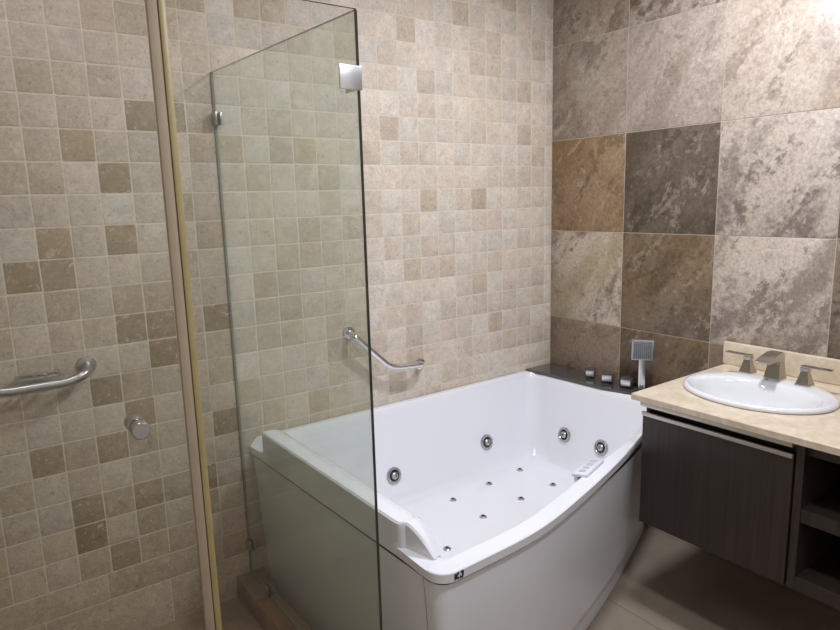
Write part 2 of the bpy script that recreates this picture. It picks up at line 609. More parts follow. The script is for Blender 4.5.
slab_faces(T, (0.0015, YF, 0), (0.10, 0.10, CEIL), na)
to3r = lambda u, v, d: (d, -u, v)
for r in range(-1, 6):
    z1 = 2.10 + 0.17286 - 0.45 * r
    z0 = max(z1 - 0.45, 0.0)
    z1 = min(z1, CEIL)
    if z1 - z0 < 0.02: continue
    for c in range(0, 8):
        u0, u1 = 0.45 * c - (0.005 if c else 0), min(0.45 * (c + 1) - 0.005, -YF)
        if u1 - u0 < 0.02: continue
        a, b_, g, amt = ST.get((r, c)) or random.choice(pool)
        g4 = srgb(*g, amt)
        seed = tuple(random.uniform(0, 40) for _ in range(3))
        T.tile(to3r, u0, u1, z0, z1, 0.0016, 0.0015, 0.0012, 0.0, (srgb(*a), srgb(*b_), g4, seed))
wall = T.build('wall_right', [M_STONE, M_GROUT2], ('tone', 'tone_b', 'tone_c', 'seed'))
tag(wall, 'feature wall of large veined brown and grey stone tiles', 'wall', kind='structure')


def slab(name, lo, hi, mat, label, cat):
    bm = NB(); box(bm, lo, hi)
    return tag(obj(name, bm, mat, smooth=0), label, cat, kind='structure')


slab('floor', (XL - 0.1, YF - 0.1, -0.1), (0.1, 0.1, 0.0), M_FLOOR, 'floor of large beige grey tiles', 'floor')
slab('floor', (XL, -0.976, 0.0), (-1.79, 0.0, 0.012), M_SHFL, 'brownish stone floor inside the shower', 'floor')
slab('ceiling', (XL - 0.1, YF - 0.1, CEIL), (0.1, 0.1, CEIL + 0.1), M_CEIL, 'plain white ceiling', 'ceiling')
slab('wall_left', (XL - 0.1, YF, 0), (XL, 0.1, CEIL), M_PAINT, 'plain cream wall at the door side of the shower', 'wall')
slab('wall_front', (XL - 0.1, YF - 0.1, 0), (0.1, YF, CEIL), M_CEIL, 'plain cream wall opposite the bathtub', 'wall')

# shower curb: marble lengths with joints, along the tub side and across the front
bm = NB()
GX = -1.74
cuts = [0.0, -0.20, -0.62, -0.975]
for k in range(3):
    box(bm, (-1.79, cuts[k + 1] + 0.001, 0), (-1.70, cuts[k] - 0.001, 0.10), 0.003, mat=1 if k == 0 else 0)
tag(obj('trim_1', bm, [M_CURB, M_CURB2]), 'low brown marble curb under the glass panel beside the bathtub', 'curb', kind='structure')
bm = NB()
for a, b_ in ((-2.95, -2.53), (-2.53, -2.11), (-2.11, -1.70)):
    box(bm, (a + 0.001, -1.065, 0), (b_ - 0.001, -0.976, 0.10), 0.003)
tag(obj('trim_2', bm, [M_CURB, M_CURB2]), 'low brown marble curb under the shower door', 'curb', kind='structure')

# ------------------------------------------------------------------ ceiling lamps
for i, ((lx, ly), watt, rad, col) in enumerate(LAMPS):
    t = thing('ceiling_light', (lx, ly, CEIL), ['round recessed ceiling light above the bathtub',
                                               'round recessed ceiling light above the middle of the room',
                                               'small round ceiling light added unseen to brighten the shower wall'][i], 'ceiling light')
    bm = NB()
    lathe(bm, [(rad + 0.002, -0.002), (rad + 0.02, -0.004), (rad + 0.022, 0.0), (rad + 0.002, 0.004)], Matrix.Translation((lx, ly, CEIL)), 32)
    obj('frame', bm, M_CEIL, t)
    bm = NB()
    lathe(bm, [(rad, -0.0045), (rad, -0.001)], Matrix.Translation((lx, ly, CEIL)), 32)
    obj('diffuser', bm, M_LAMP, t)
    ld = bpy.data.lights.new('lamp', 'AREA')
    ld.shape = 'DISK'; ld.size = rad * 2; ld.energy = watt; ld.color = col
    lo = bpy.data.objects.new('lamp', ld)
    C.objects.link(lo)
    lo.parent = t
    lo.location = (0, 0, -0.012)

# ------------------------------------------------------------------ bathtub
tub = thing('bathtub', (-0.85, -0.55, 0), 'white whirlpool bathtub with bowed front standing in the tiled corner', 'bathtub')


def catmull(pts, x):
    for k in range(len(pts) - 1):
        if x <= pts[k + 1][0] or k == len(pts) - 2:
            p1, p2 = pts[k], pts[k + 1]
            p0 = pts[k - 1] if k else (2 * p1[0] - p2[0], 2 * p1[1] - p2[1])
            p3 = pts[k + 2] if k + 2 < len(pts) else (2 * p2[0] - p1[0], 2 * p2[1] - p1[1])
            t = (x - p1[0]) / (p2[0] - p1[0])
            m1 = (p2[1] - p0[1]) / (p2[0] - p0[0]) * (p2[0] - p1[0])
            m2 = (p3[1] - p1[1]) / (p3[0] - p1[0]) * (p2[0] - p1[0])
            return ((2 * t ** 3 - 3 * t * t + 1) * p1[1] + (t ** 3 - 2 * t * t + t) * m1
                    + (-2 * t ** 3 + 3 * t * t) * p2[1] + (t ** 3 - t * t) * m2)


FRONT = [(-1.70, -1.167), (-1.55, -1.166), (-1.289, -1.150), (-1.044, -1.092), (-0.712, -0.991), (-0.47, -0.902), (-0.22, -0.80), (0.0, -0.703)]
fy = lambda x: catmull(FRONT, x)
ZF = 0.23


def arc(c, r, a0, a1, n):
    return [(c[0] + r * math.cos(a0 + (a1 - a0) * k / n), c[1] + r * math.sin(a0 + (a1 - a0) * k / n)) for k in range(n + 1)]


def lin(a, b, n, skip=False):
    return [(a[0] + (b[0] - a[0]) * k / n, a[1] + (b[1] - a[1]) * k / n) for k in range(1 if skip else 0, n + 1)]


cols = []      # (outer, inner, floor, rim z, raised?)


def add(O, I, F, z, raised=0.0):
    for o, i, f, zz in zip(O, I, F, z):
        cols.append((o, i, f, zz, raised))


n = 24
O = lin((-0.17, -0.003), (-1.60, -0.003), n); I = lin((-0.20, -0.030), (-1.56, -0.030), n); F = lin((-0.36, -0.17), (-1.12, -0.17), n)
add(O, I, F, [0.653] * (n + 1))
# back-left corner
xl = lambda y: -1.694 + 0.036 * min(1.0, -y)      # outer line of the end ledge
m = 6
O = lin((-1.62, -0.003), (xl(0), -0.003), 3) + lin((xl(0), -0.003), (xl(-0.122), -0.122), 3)
I = arc((-1.595, -0.10), 0.055, PI / 2, PI, m); F = arc((-1.12, -0.27), 0.10, PI / 2, PI, m)
add(O[:7], I, F, [0.653, 0.653, 0.650, 0.622, 0.62, 0.62, 0.62])
# headrest side, raised; its near end is rounded
n = 26
O = lin((xl(-0.125), -0.125), (xl(-0.955), -0.955), n); I = lin((-1.65, -0.125), (-1.615, -0.955), n); F = lin((-1.22, -0.27), (-1.22, -0.745), n)
add(O, I, F, [0.62] * (n + 1), 1.0)
for y, sh in ((-0.974, 1.001), (-0.984, 1.003), (-0.990, 1.007), (-0.993, 1.011), (-0.995, 1.014)):
    add([(xl(y), y)], [(-1.615, y)], [(-1.22, y + 0.21)], [0.62], sh)
# the inner wall sweeps down from the headrest to the rim, behind a flat ledge
for k in range(11):
    y = -0.997 - 0.0095 * k
    add([(xl(-1) - 0.002 * k / 10, y)], [(-1.615, y)], [(-1.22 + 0.006 * k / 10, -0.784 - 0.006 * k / 10)], [0.62], 1.016 + 0.026 * k / 10)
m = 8
O = arc((-1.607, -1.114), 0.053, PI, 1.5 * PI, m); I = arc((-1.594, -1.090), 0.020, PI, 1.5 * PI, m); F = arc((-1.135, -0.790), 0.08, PI, 1.5 * PI, m)
add(O, I, F, [0.62] * (m + 1))
# bowed front
n = 34
O, I, F, Z = [], [], [], []
for k in range(1, n + 1):
    t = k / n
    xo = -1.607 + (-0.12 + 1.607) * t
    xi = -1.594 + (-0.215 + 1.594) * t
    xf = -1.135 + (-0.40 + 1.135) * t
    O.append((xo, fy(xo))); I.append((xi, fy(xi) + 0.057 - 0.037 * max(0.0, min(1.0, (xi + 0.80) / 0.36)))); F.append((xf, -0.865 + 0.15 * t ** 1.4))
    Z.append(0.62 + 0.030 * max(0, (t - 0.82) / 0.18) ** 1.5)
add(O, I, F, Z)
# front-right corner
m = 8
O = lin((-0.11, fy(-0.11)), (-0.003, fy(-0.003)), 4) + lin((-0.003, fy(0)), (-0.003, -0.66), 4)[1:]
I = arc((-0.205, -0.695), 0.070, -0.45 * PI, 0.0, m)
F = arc((-0.40, -0.615), 0.10, -0.5 * PI, 0.0, m)
add(O, I, F, [0.650] * 9)
# deck end
n = 12
O = lin((-0.003, -0.64), (-0.003, -0.02), n); I = lin((-0.135, -0.64), (-0.17, -0.10), n); F = lin((-0.295, -0.60), (-0.27, -0.27), n)
add(O, I, F, [0.652] * (n + 1))
m = 5
O = lin((-0.003, -0.003), (-0.14, -0.003), m); I = arc((-0.22, -0.08), 0.05, 0.1, PI / 2, m); F = arc((-0.36, -0.26), 0.09, 0.0, PI / 2, m)
add(O, I, F, [0.652] * (m + 1))

WALL = [(0.0, 0.0), (0.035, 0.006), (0.075, 0.03), (0.11, 0.075), (0.155, 0.16), (0.20, 0.24), (0.30, 0.42), (0.40, 0.60), (0.49, 0.74), (0.57, 0.84), (0.68, 0.925), (0.82, 0.98), (1.0, 1.0)]
REST = [(0.0, 0.0), (0.05, 0.006), (0.10, 0.03), (0.145, 0.085), (0.185, 0.18), (0.225, 0.30), (0.29, 0.44), (0.39, 0.60), (0.50, 0.73), (0.60, 0.83), (0.72, 0.92), (0.85, 0.98), (1.0, 1.0)]
rings = []
for (o, i, f, zr, raised) in cols:
    o, i, f = Vector((*o, 0)), Vector((*i, 0)), Vector((*f, 0))
    d = (i - o); d = d.normalized() if d.length > 1e-6 else d
    up = Vector((0, 0, 1))
    p = [o + d * 0.016 + up * (zr - 0.028), o + d * 0.002 + up * (zr - 0.028), o + up * (zr - 0.026), o + up * (zr - 0.0025), o + d * 0.0025 + up * zr]
    if raised:
        w = max(0.0, min(1.0, (-o.y - 0.997) / 0.095))
        zt = (0.712 + 0.020 * (o.y + 0.12)) * (1 - w ** 1.7) + 0.6225 * w ** 1.7
        sh = d * (raised - 1.0)
        p[4] = o + sh + up * zr
        lip = min(0.02, (zt - zr) * 0.4)
        p += [o + sh + up * (zr + lip), o + sh + up * (zt - lip), o + sh + up * (zt - lip * 0.3), o + sh + d * 0.005 + up * zt]
        wd = 0.038 - 0.014 * max(0.0, min(1.0, (-o.y - 0.96) / 0.037)) - 0.016 * w
        st = o + sh + d * wd
        prof, top = [(a[0] + (b_[0] - a[0]) * w, a[1] + (b_[1] - a[1]) * w) for a, b_ in zip(REST, WALL)], zt
    else:
        st = i
        p += [o.lerp(i, 0.45) + up * zr, o.lerp(i, 0.8) + up * zr, o.lerp(i, 0.9) + up * zr, o.lerp(i, 0.96) + up * zr]
        prof, top = WALL, zr
    for s, g in prof:
        q = st.lerp(f, s) + up * (top - (top - ZF) * g)
        p.append(q)
    rings.append(p)
bm = NB()
rv = [[bm.verts.new(q) for q in r] for r in rings]
K = len(rings[0])
for a in range(len(rv)):
    b_ = (a + 1) % len(rv)
    for k in range(K - 1):
        vs = [rv[a][k], rv[b_][k], rv[b_][k + 1], rv[a][k + 1]]
        try: bm.faces.new(vs)
        except ValueError: pass
bm.faces.new([r[-1] for r in rv])
bmesh.ops.remove_doubles(bm, verts=bm.verts[:], dist=0.0004)
obj('shell', bm, M_ACR, tub, smooth=32)

# apron: bowed front panel with rounded left corner, tapering towards the floor
ap = [(-1.652, -1.090), (-1.652, -1.112)] + arc((-1.607, -1.112), 0.045, PI, 1.5 * PI, 8) + [(x, fy(x) + 0.010) for x in [-1.55 + 0.05 * k for k in range(31)]]
ap = ap + [(-0.012, -0.69)]


def inset_path(path, d):
    out = []
    for k, p in enumerate(path):
        a, b_ = path[max(k - 1, 0)], path[min(k + 1, len(path) - 1)]
        t = Vector((b_[0] - a[0], b_[1] - a[1])).normalized()
        nrm = Vector((-t.y, t.x))
        out.append((p[0] + nrm.x * d, p[1] + nrm.y * d))
    return out


def strip(path, levels, th, mat_i=0, bm=None):
    """panel following a plan path: levels = (z, inset); th thickness inward"""
    bm = bm or NB()
    outer = [[(*p, z(p) if callable(z) else z) for p in inset_path(path, d)] for z, d in levels]
    inner = [[(*p, z(p) if callable(z) else z) for p in inset_path(path, d + th)] for z, d in reversed(levels)]
    rings_ = outer + inner
    n_ = len(path)
    prof = [[ring[k] for ring in rings_] for k in range(n_)]
    loft(bm, prof, True, True, True)
    return bm


atop = lambda p: 0.585 - 0.042 * max(0.0, min(1.0, (p[0] + 1.0) / 0.75)) ** 1.3
def ains(p): return 0
bm = strip(ap, [(0.105, 0.040), (0.108, 0.036), (0.35, 0.016), (lambda p: atop(p) - 0.01, 0.001), (lambda p: atop(p) - 0.003, 0.002), (atop, 0.006)], 0.012)
obj('front_panel', bm, M_PANEL, tub)
bm = strip(ap, [(0.0, 0.055), (0.101, 0.052)], 0.012)
obj('plinth', bm, M_PANEL, tub)
bm = NB()
rings_ = []
for y in (-0.008, -1.084):
    x = xl(y) + 0.008
    rings_.append([(x, y, 0.584), (x + 0.034, y, 0.0), (x + 0.05, y, 0.0), (x + 0.016, y, 0.584)])
loft(bm, rings_, True, True, True)
obj('side_panel', bm, M_PANEL, tub)
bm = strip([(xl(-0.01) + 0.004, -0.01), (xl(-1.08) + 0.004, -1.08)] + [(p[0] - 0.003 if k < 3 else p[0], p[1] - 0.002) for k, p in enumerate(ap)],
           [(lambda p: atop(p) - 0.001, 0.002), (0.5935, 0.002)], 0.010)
obj('shade_joint', bm, M_SHADE_SEAL, tub)['label'] = 'dark joint under the rim with the shade of the gap in its colour'  # dark strip paints in the shadow below the lip, along with the caulk

# smoky deck at the tap end
bm = NB()
dk = [(-0.004, -0.004), (-0.190, -0.004), (-0.186, -0.03), (-0.176, -0.12), (-0.166, -0.30), (-0.157, -0.46), (-0.140, -0.59), (-0.115, -0.68), (-0.004, -0.68)]
loft(bm, [[(x, y, z) for x, y in dk] for z in (0.648, 0.660)] , True, True, False)
c0 = Vector((-0.09, -0.33))
bm.verts.ensure_lookup_table()
top = [v for v in bm.verts if abs(v.co.z - 0.660) < 1e-5]
ins = [bm.verts.new((x + (c0.x - x) * 0.03, y + (c0.y - y) * 0.008, 0.6625)) for x, y in dk]
for k in range(len(dk)):
    j = (k + 1) % len(dk)
    bm.faces.new((top[k], top[j], ins[j], ins[k]))
bm.faces.new(ins)
obj('tap_deck', bm, M_DECK, tub, smooth=20)['label'] = 'smoky grey tap deck'

for (kx, ky, rz, ks) in ((-0.070, -0.332, 0.5, 1.1), (-0.078, -0.440, 0.5, 1.3), (-0.074, -0.552, 0.25, 1.3)):
    M = Matrix.Translation((kx, ky, 0.6625)) @ Matrix.Rotation(rz, 4, 'Z') @ Matrix.Diagonal((ks, ks, min(ks, 1.15), 1))
    bm = NB()
    lathe(bm, [(0.017, 0), (0.017, 0.006), (0.012, 0.008), (0.012, 0.014)], M, 20)
    box(bm, (-0.022, -0.021, 0.008), (0.022, 0.021, 0.043), 0.002, M=M)
    kn = obj('tap_knob', bm, M_DECK, tub)
    kn['label'] = 'square tap knob with chrome face'
    bm = NB()
    box(bm, (-0.0245, -0.017, 0.012), (-0.0215, 0.017, 0.037), 0.001, M=M)
    obj('face_plate', bm, M_SATIN, kn)['label'] = 'chrome face plate'

# whirlpool jets in the walls
def jet(loc, nrm, r=0.037):
    M = aim(loc, nrm)
    bm = NB()
    lathe(bm, [(r, -0.004), (r, 0.004), (r * 0.93, 0.008), (r * 0.72, 0.009), (r * 0.60, 0.004), (r * 0.56, -0.003)], M, 28)
    j = obj('jet', bm, M_JET, tub)
    j['label'] = 'chrome whirlpool jet'
    bm = NB()
    lathe(bm, [(r * 0.595, 0.0035), (r * 0.5, 0.0045), (r * 0.3, 0.005)], M, 24)
    obj('socket', bm, M_DARK, j)
    bm = NB()
    lathe(bm, [(r * 0.44, 0.004), (r * 0.43, 0.010), (r * 0.34, 0.014), (r * 0.18, 0.016), (r * 0.14, 0.010)], M, 20)
    obj('nozzle', bm, M_STEEL, j)


def wall_at(zj, Ix, Fx, zr):
    """offset of the inner wall at height zj"""
    g = (zr - zj) / (zr - ZF)
    for (s0, g0), (s1, g1) in zip(WALL, WALL[1:]):
        if g <= g1:
            s = s0 + (s1 - s0) * (g - g0) / (g1 - g0)
            return Ix + (Fx - Ix) * s, (s1 - s0) * (Fx - Ix), (g1 - g0) * (zr - ZF)


for xj, zj in ((-0.545, 0.374), (-1.092, 0.358)):
    y, dy, dz = wall_at(zj, -0.030, -0.17, 0.653)
    jet((xj, y - 0.001, zj), (0, -dz, -dy))
for yj in (-0.292, -0.512):
    t = (yj + 0.10) / -0.52
    x, dx, dz = wall_at(0.388, -0.17 + 0.035 * t, -0.27 - 0.025 * t, 0.652)
    jet((x - 0.001, yj, 0.388), (-dz, 0, -dx))
for (xj, yj) in ((-1.149, -0.541), (-0.875, -0.438), (-0.876, -0.238), (-0.643, -0.218), (-0.636, -0.421), (-0.421, -0.197), (-0.422, -0.413)):
    bm = NB()
    M = Matrix.Translation((xj, yj, ZF))
    lathe(bm, [(0.016, 0.0), (0.0155, 0.003), (0.011, 0.006), (0.006, 0.007)], M, 20)
    a = obj('air_jet', bm, M_STEEL, tub)
    a['label'] = 'small steel air jet'
    bm = NB()
    lathe(bm, [(0.0075, 0.0058), (0.007, 0.0082), (0.004, 0.0085)], M, 14)
    obj('cap', bm, M_DARK, a)

# control keypad on the inner edge of the bowed rim
px, py = -0.853, -0.966
ang = math.atan2(fy(-0.78) - fy(-0.92), 0.14)
M = Matrix.Translation((px, py, 0.628)) @ Matrix.Rotation(ang, 4, 'Z') @ Matrix.Rotation(math.radians(-9), 4, 'X')
bm = NB()
box(bm, (-0.078, -0.026, -0.012), (0.078, 0.030, 0.0), 0.004, M=M)
box(bm, (-0.070, 0.012, -0.05), (0.070, 0.027, -0.010), 0.004, M=M)
kp = obj('control_panel', bm, M_KEY, tub)
kp['label'] = 'light grey control keypad'
for k in range(4):
    bm = NB()
    x = -0.048 + 0.032 * k
    box(bm, (x - 0.009, -0.010, -0.001), (x + 0.009, 0.012, 0.0018), 0.001, M=M)
    obj('button', bm, M_BUTTON, kp)

# printed mark on the rim edge near the front-left corner
bm = NB()


def bar2d(bm, p, q, w, frame):
    p, q = Vector((*p, 0)), Vector((*q, 0))
    d = (q - p).normalized(); s = Vector((-d.y, d.x, 0)) * w / 2
    loft(bm, [[frame(*(a)) for a in ((p - s)[:2], (p + s)[:2], (q + s)[:2], (q - s)[:2])],
              [frame(*(a), 0.0008) for a in ((p - s)[:2], (p + s)[:2], (q + s)[:2], (q - s)[:2])]], True, True, True)


def frame(u, v, d=0.0):
    x = -1.594 + u * 0.8
    return (x, fy(x) - 0.0004 - d, 0.596 + v * 0.9)


for p, q in (((-0.018, 0.003), (-0.018, 0.021)), ((-0.018, 0.012), (-0.004, 0.021)), ((-0.018, 0.012), (-0.004, 0.003)),
             ((0.013, 0.021), (0.013, 0.006)), ((0.013, 0.006), (0.007, 0.003)), ((0.007, 0.003), (0.001, 0.007)), ((0.004, 0.020), (0.016, 0.020))):
    bar2d(bm, p, q, 0.007, frame)
obj('logo', bm, M_INK, tub, smooth=0)['label'] = 'dark printed mark on the rim'

# ------------------------------------------------------------------ hand shower on the tap deck
hs = thing('hand_shower', (-0.075, -0.625, 0.6625), 'chrome hand shower with square head standing on the bathtub tap deck', 'hand shower')
bm = NB()
M = Matrix.Translation((-0.075, -0.625, 0.6625)) @ Matrix.Rotation(0.62, 4, 'Z')
lathe(bm, [(0.019, 0.0), (0.019, 0.006), (0.014, 0.010), (0.014, 0.03)], M, 20)
obj('holder', bm, M_DECK, hs)
bm = NB()
M2 = M @ Matrix.Rotation(-0.05, 4, 'Y')
box(bm, (-0.011, -0.015, 0.012), (0.011, 0.015, 0.170), 0.003, M=M2)
obj('handle', bm, M_SATIN, hs)
bm = NB()
box(bm, (-0.012, -0.047, 0.150), (0.009, 0.047, 0.243), 0.003, M=M2)
hd = obj('shower_head', bm, M_SATIN, hs)
bm = NB()
box(bm, (-0.0135, -0.044, 0.153), (-0.0115, 0.044, 0.240), 0.0005, M=M2)
fp = obj('spray_face', bm, plain('rubber_grey', srgb(136, 138, 140), 0.5, noise=0.1, nscale=30), hd)
bm = NB()
for a in range(9):
    for b_ in range(9):
        y, z = -0.034 + 0.0085 * a, 0.163 + 0.0085 * b_
        box(bm, (-0.0155, y - 0.002, z - 0.002), (-0.013, y + 0.002, z + 0.002), M=M2)
nz = obj('spray_face.nozzles', bm, plain('dark_rubber', srgb(80, 82, 84), 0.6, noise=0.1, nscale=60), hd, smooth=0)
nz.name = 'nozzle_field'

# ------------------------------------------------------------------ vanity
VY0, VY1 = -1.003, -2.06
van = thing('vanity_cabinet', (0, -1.53, 0.36), 'wall hung dark wood vanity cabinet with open shelves under the marble counter', 'cabinet')
bm = NB()
box(bm, (-0.585, VY0 - 0.018, 0.360), (-0.002, VY0, 0.825), 0.001)          # end panel
box(bm, (-0.600, -1.545, 0.355), (-0.002, -1.522, 0.825), 0.001)            # divider
box(bm, (-0.600, VY1, 0.355), (-0.002, VY1 + 0.022, 0.825), 0.001)
box(bm, (-0.585, -1.522, 0.360), (-0.002, VY0 - 0.018, 0.378))
box(bm, (-0.600, VY1 + 0.022, 0.355), (-0.002, -1.545, 0.398), 0.001)
box(bm, (-0.02, VY1 + 0.022, 0.378), (-0.004, -1.545, 0.825))
box(bm, (-0.02, -1.522, 0.378), (-0.004, VY0 - 0.018, 0.825))
box(bm, (-0.580, VY1 + 0.022, 0.780), (-0.02, -1.545, 0.825))
obj('body', bm, M_WOOD, van, smooth=0)
bm = NB(); box(bm, (-0.598, VY1 + 0.023, 0.574), (-0.021, -1.546, 0.617), 0.001)
obj('shelf', bm, M_WOOD, van, smooth=0)
bm = NB(); box(bm, (-0.604, -1.516, 0.356), (-0.586, VY0 + 0.001, 0.776), 0.0015)
dr = obj('door', bm, M_WOOD, van, smooth=0)
bm = NB(); box(bm, (-0.612, -1.516, 0.768), (-0.602, VY0 + 0.001, 0.782), 0.001)
obj('handle', bm, M_ALU, dr)['label'] = 'aluminium edge grip'
bm = NB(); box(bm, (-0.622, -1.518, 0.806), (-0.570, VY0 + 0.001, 0.820), 0.001)
obj('trim_strip', bm, M_ALU, van)['label'] = 'aluminium strip under the counter'
bm = NB(); box(bm, (-0.578, -1.518, 0.752), (-0.570, VY0 - 0.018, 0.800))
obj('grip_channel', bm, M_DARK, van, smooth=0)

# countertop with an elliptical cut-out
SX, SY, RX, RY = -0.323, -1.260, 0.205, 0.250
ct = thing('countertop', (0, -1.53, 0.827), 'cream marble countertop with backsplash along the brown stone wall', 'countertop')
bm = NB()
CX0, CX1, CY0, CY1 = -0.640, -0.003, -2.09, -0.976
N_ = 64
def edge_pt(a):
    dx, dy = math.cos(a), math.sin(a)
    ts = []
    if dx > 1e-9: ts.append((CX1 - SX) / dx)
    if dx < -1e-9: ts.append((CX0 - SX) / dx)
    if dy > 1e-9: ts.append((CY1 - SY) / dy)
    if dy < -1e-9: ts.append((CY0 - SY) / dy)
    t = min(ts)
    return (SX + dx * t, SY + dy * t)
angs = [2 * PI * k / N_ for k in range(N_)] + [math.atan2(y - SY, x - SX) % (2 * PI) for x in (CX0, CX1) for y in (CY0, CY1)]
angs = sorted(set(round(a, 6) for a in angs))
outer = [edge_pt(a) for a in angs]
inner = [(SX + (RX - 0.02) * math.cos(a), SY + (RY - 0.02) * math.sin(a)) for a in angs]
ch = lambda p, d: (min(max(p[0], CX0 + d), CX1 - d), min(max(p[1], CY0 + d), CY1 - d))
loft(bm, [[(*p, 0.827) for p in inner], [(*p, 0.827) for p in outer], [(*p, 0.847) for p in outer], [(*ch(p, 0.003), 0.850) for p in outer], [(*p, 0.850) for p in inner], [(*p, 0.827) for p in inner]], True)
bmesh.ops.remove_doubles(bm, verts=bm.verts[:], dist=0.00005)
obj('slab', bm, M_COUNTER, ct, smooth=20)
bm = NB(); box(bm, (-0.023, CY0, 0.850), (-0.003, -0.968, 0.944), 0.005, 3)
obj('backsplash', bm, M_COUNTER, ct)

# drop-in oval basin
sk = thing('sink', (SX, SY, 0.85), 'white oval drop-in sink set in the cream marble countertop', 'sink')
bm = NB()
def ell(rx, ry, z, ox=0.0):
    return [(SX + ox + rx * math.cos(2 * PI * k / 56), SY + ry * math.sin(2 * PI * k / 56), z) for k in range(56)]
IX, IY, OX = 0.144, 0.210, -0.028
loft(bm, [ell(RX - 0.03, RY - 0.03, 0.840), ell(RX - 0.005, RY - 0.005, 0.8505), ell(RX, RY, 0.853), ell(RX + 0.001, RY + 0.001, 0.859), ell(RX - 0.004, RY - 0.004, 0.866), ell(RX - 0.014, RY - 0.014, 0.869),
          ell(IX + 0.012, IY + 0.012, 0.866, OX), ell(IX + 0.003, IY + 0.003, 0.863, OX), ell(IX - 0.006, IY - 0.006, 0.852, OX), ell(IX - 0.018, IY - 0.018, 0.82, OX), ell(IX - 0.036, IY - 0.042, 0.775, OX),
          ell(IX - 0.065, IY - 0.085, 0.742, OX), ell(IX - 0.11, IY - 0.14, 0.727, OX), ell(0.022, 0.022, 0.722, OX)], True, False, True)
obj('bowl', bm, M_CER, sk, smooth=60)
bm = NB()
lathe(bm, [(0.024, 0.7225), (0.023, 0.7255), (0.014, 0.7265), (0.012, 0.7235)], Matrix.Translation((SX + OX, SY, 0)), 24)
obj('drain', bm, M_CHROME, sk)['label'] = 'chrome drain'

# widespread faucet: tapered spout body and two lever handles
fc = thing('faucet', (-0.15, -1.239, 0.868), 'satin metal widespread faucet with two lever handles on the sink rim', 'faucet')
Z0 = 0.8675
bm = NB()
X, Y = -0.150, -1.239
box(bm, (X - 0.029, Y - 0.029, Z0), (X + 0.029, Y + 0.029, Z0 + 0.007), 0.0015)
rg = []
for z, hx, hy, ox in ((0.007, 0.027, 0.027, 0.0), (0.03, 0.0235, 0.0245, 0.001), (0.055, 0.0195, 0.0215, 0.003), (0.078, 0.018, 0.020, 0.005)):
    rg.append([(X + ox + a * hx, Y + b_ * hy, Z0 + z) for a, b_ in ((-1, -1), (1, -1), (1, 1), (-1, 1))])
loft(bm, rg, True, True, True)
sp = obj('spout_body', bm, M_FAUC, fc, smooth=20)
# arched waterfall spout
rg = []
for k, (dx, dz, th, w) in enumerate(((0.024, 0.076, 0.030, 0.0195), (0.020, 0.093, 0.036, 0.0205), (0.006, 0.101, 0.036, 0.0215), (-0.022, 0.101, 0.030, 0.0235), (-0.055, 0.094, 0.020, 0.0255), (-0.082, 0.086, 0.010, 0.027), (-0.100, 0.078, 0.004, 0.0275))):
    x, z = X + dx, Z0 + dz
    rg.append([(x, Y - w, z - th), (x, Y + w, z - th), (x, Y + w, z), (x, Y + w * 0.6, z + 0.001), (x, Y - w * 0.6, z + 0.001), (x, Y - w, z)])
bm = NB(); loft(bm, rg, True, True, True)
obj('spout', bm, M_FAUC, fc, smooth=30)
for sgn, yy, xx in ((1, -1.134, -0.142), (-1, -1.345, -0.158)):
    bm = NB()
    box(bm, (xx - 0.024, yy - 0.024, Z0 - 0.002), (xx + 0.024, yy + 0.024, Z0 + 0.006), 0.0015)
    rg = []
    for z, h in ((0.006, 0.022), (0.022, 0.0175), (0.042, 0.013), (0.05, 0.0115)):
        rg.append([(xx + a * h, yy + b_ * h, Z0 + z) for a, b_ in ((-1, -1), (1, -1), (1, 1), (-1, 1))])
    loft(bm, rg, True, True, True)
    box(bm, (xx - 0.0135, yy - 0.0135, Z0 + 0.052), (xx + 0.0135, yy + 0.0135, Z0 + 0.064), 0.001)
    box(bm, (xx - 0.010, yy - 0.010, Z0 + 0.048), (xx + 0.010, yy + 0.010, Z0 + 0.054))
    hb = obj('handle', bm, M_FAUC, fc, smooth=20)
    bm = NB()
    box(bm, (xx - 0.012, min(yy - sgn * 0.013, yy + sgn * 0.085), Z0 + 0.0655), (xx + 0.012, max(yy - sgn * 0.013, yy + sgn * 0.085), Z0 + 0.0705), 0.0012)
    box(bm, (xx - 0.011, yy - 0.012, Z0 + 0.062), (xx + 0.011, yy + 0.012, Z0 + 0.067))
    obj('lever', bm, M_FAUC, hb)

# ------------------------------------------------------------------ grab bars on the long wall
def flange(bm, x, z, r=0.030):
    M = aim((x, 0, z), (0, -1, 0))
    lathe(bm, [(r, -0.001), (r, 0.004), (r * 0.9, 0.008), (r * 0.5, 0.011)], M, 28)


def grab_bar(name, pts, ends, r, label, mat, rad=0.045):
    t = thing(name, ((ends[0][0] + ends[1][0]) / 2, 0, (ends[0][1] + ends[1][1]) / 2), label, 'grab bar', None)
    bm = NB(); tube(bm, fillet(pts, rad, 8), r, 18)
    obj('bar', bm, mat, t, smooth=60)
    for x, z in ends:
        bm = NB(); flange(bm, x, z, r * 2.1)
        obj('wall_flange', bm, mat, t)
    return t


grab_bar('grab_bar', [(-1.232, -0.004, 1.006), (-1.240, -0.060, 1.003), (-1.064, -0.060, 0.835), (-0.893, -0.060, 0.822), (-0.872, -0.004, 0.808)],
         ((-1.232, 1.006), (-0.870, 0.808)), 0.0135, 'bent chrome grab bar on the tiled wall above the bathtub', M_CHROME)
sb = grab_bar('grab_bar', [(-2.226, -0.004, 1.040), (-2.232, -0.072, 1.030), (-2.285, -0.078, 1.010), (-2.470, -0.078, 1.010), (-2.530, -0.072, 1.030), (-2.536, -0.004, 1.040)],
              ((-2.226, 1.040), (-2.536, 1.040)), 0.0145, 'straight steel grab bar with soap tray inside the shower', M_STEEL, 0.05)
bm = NB()
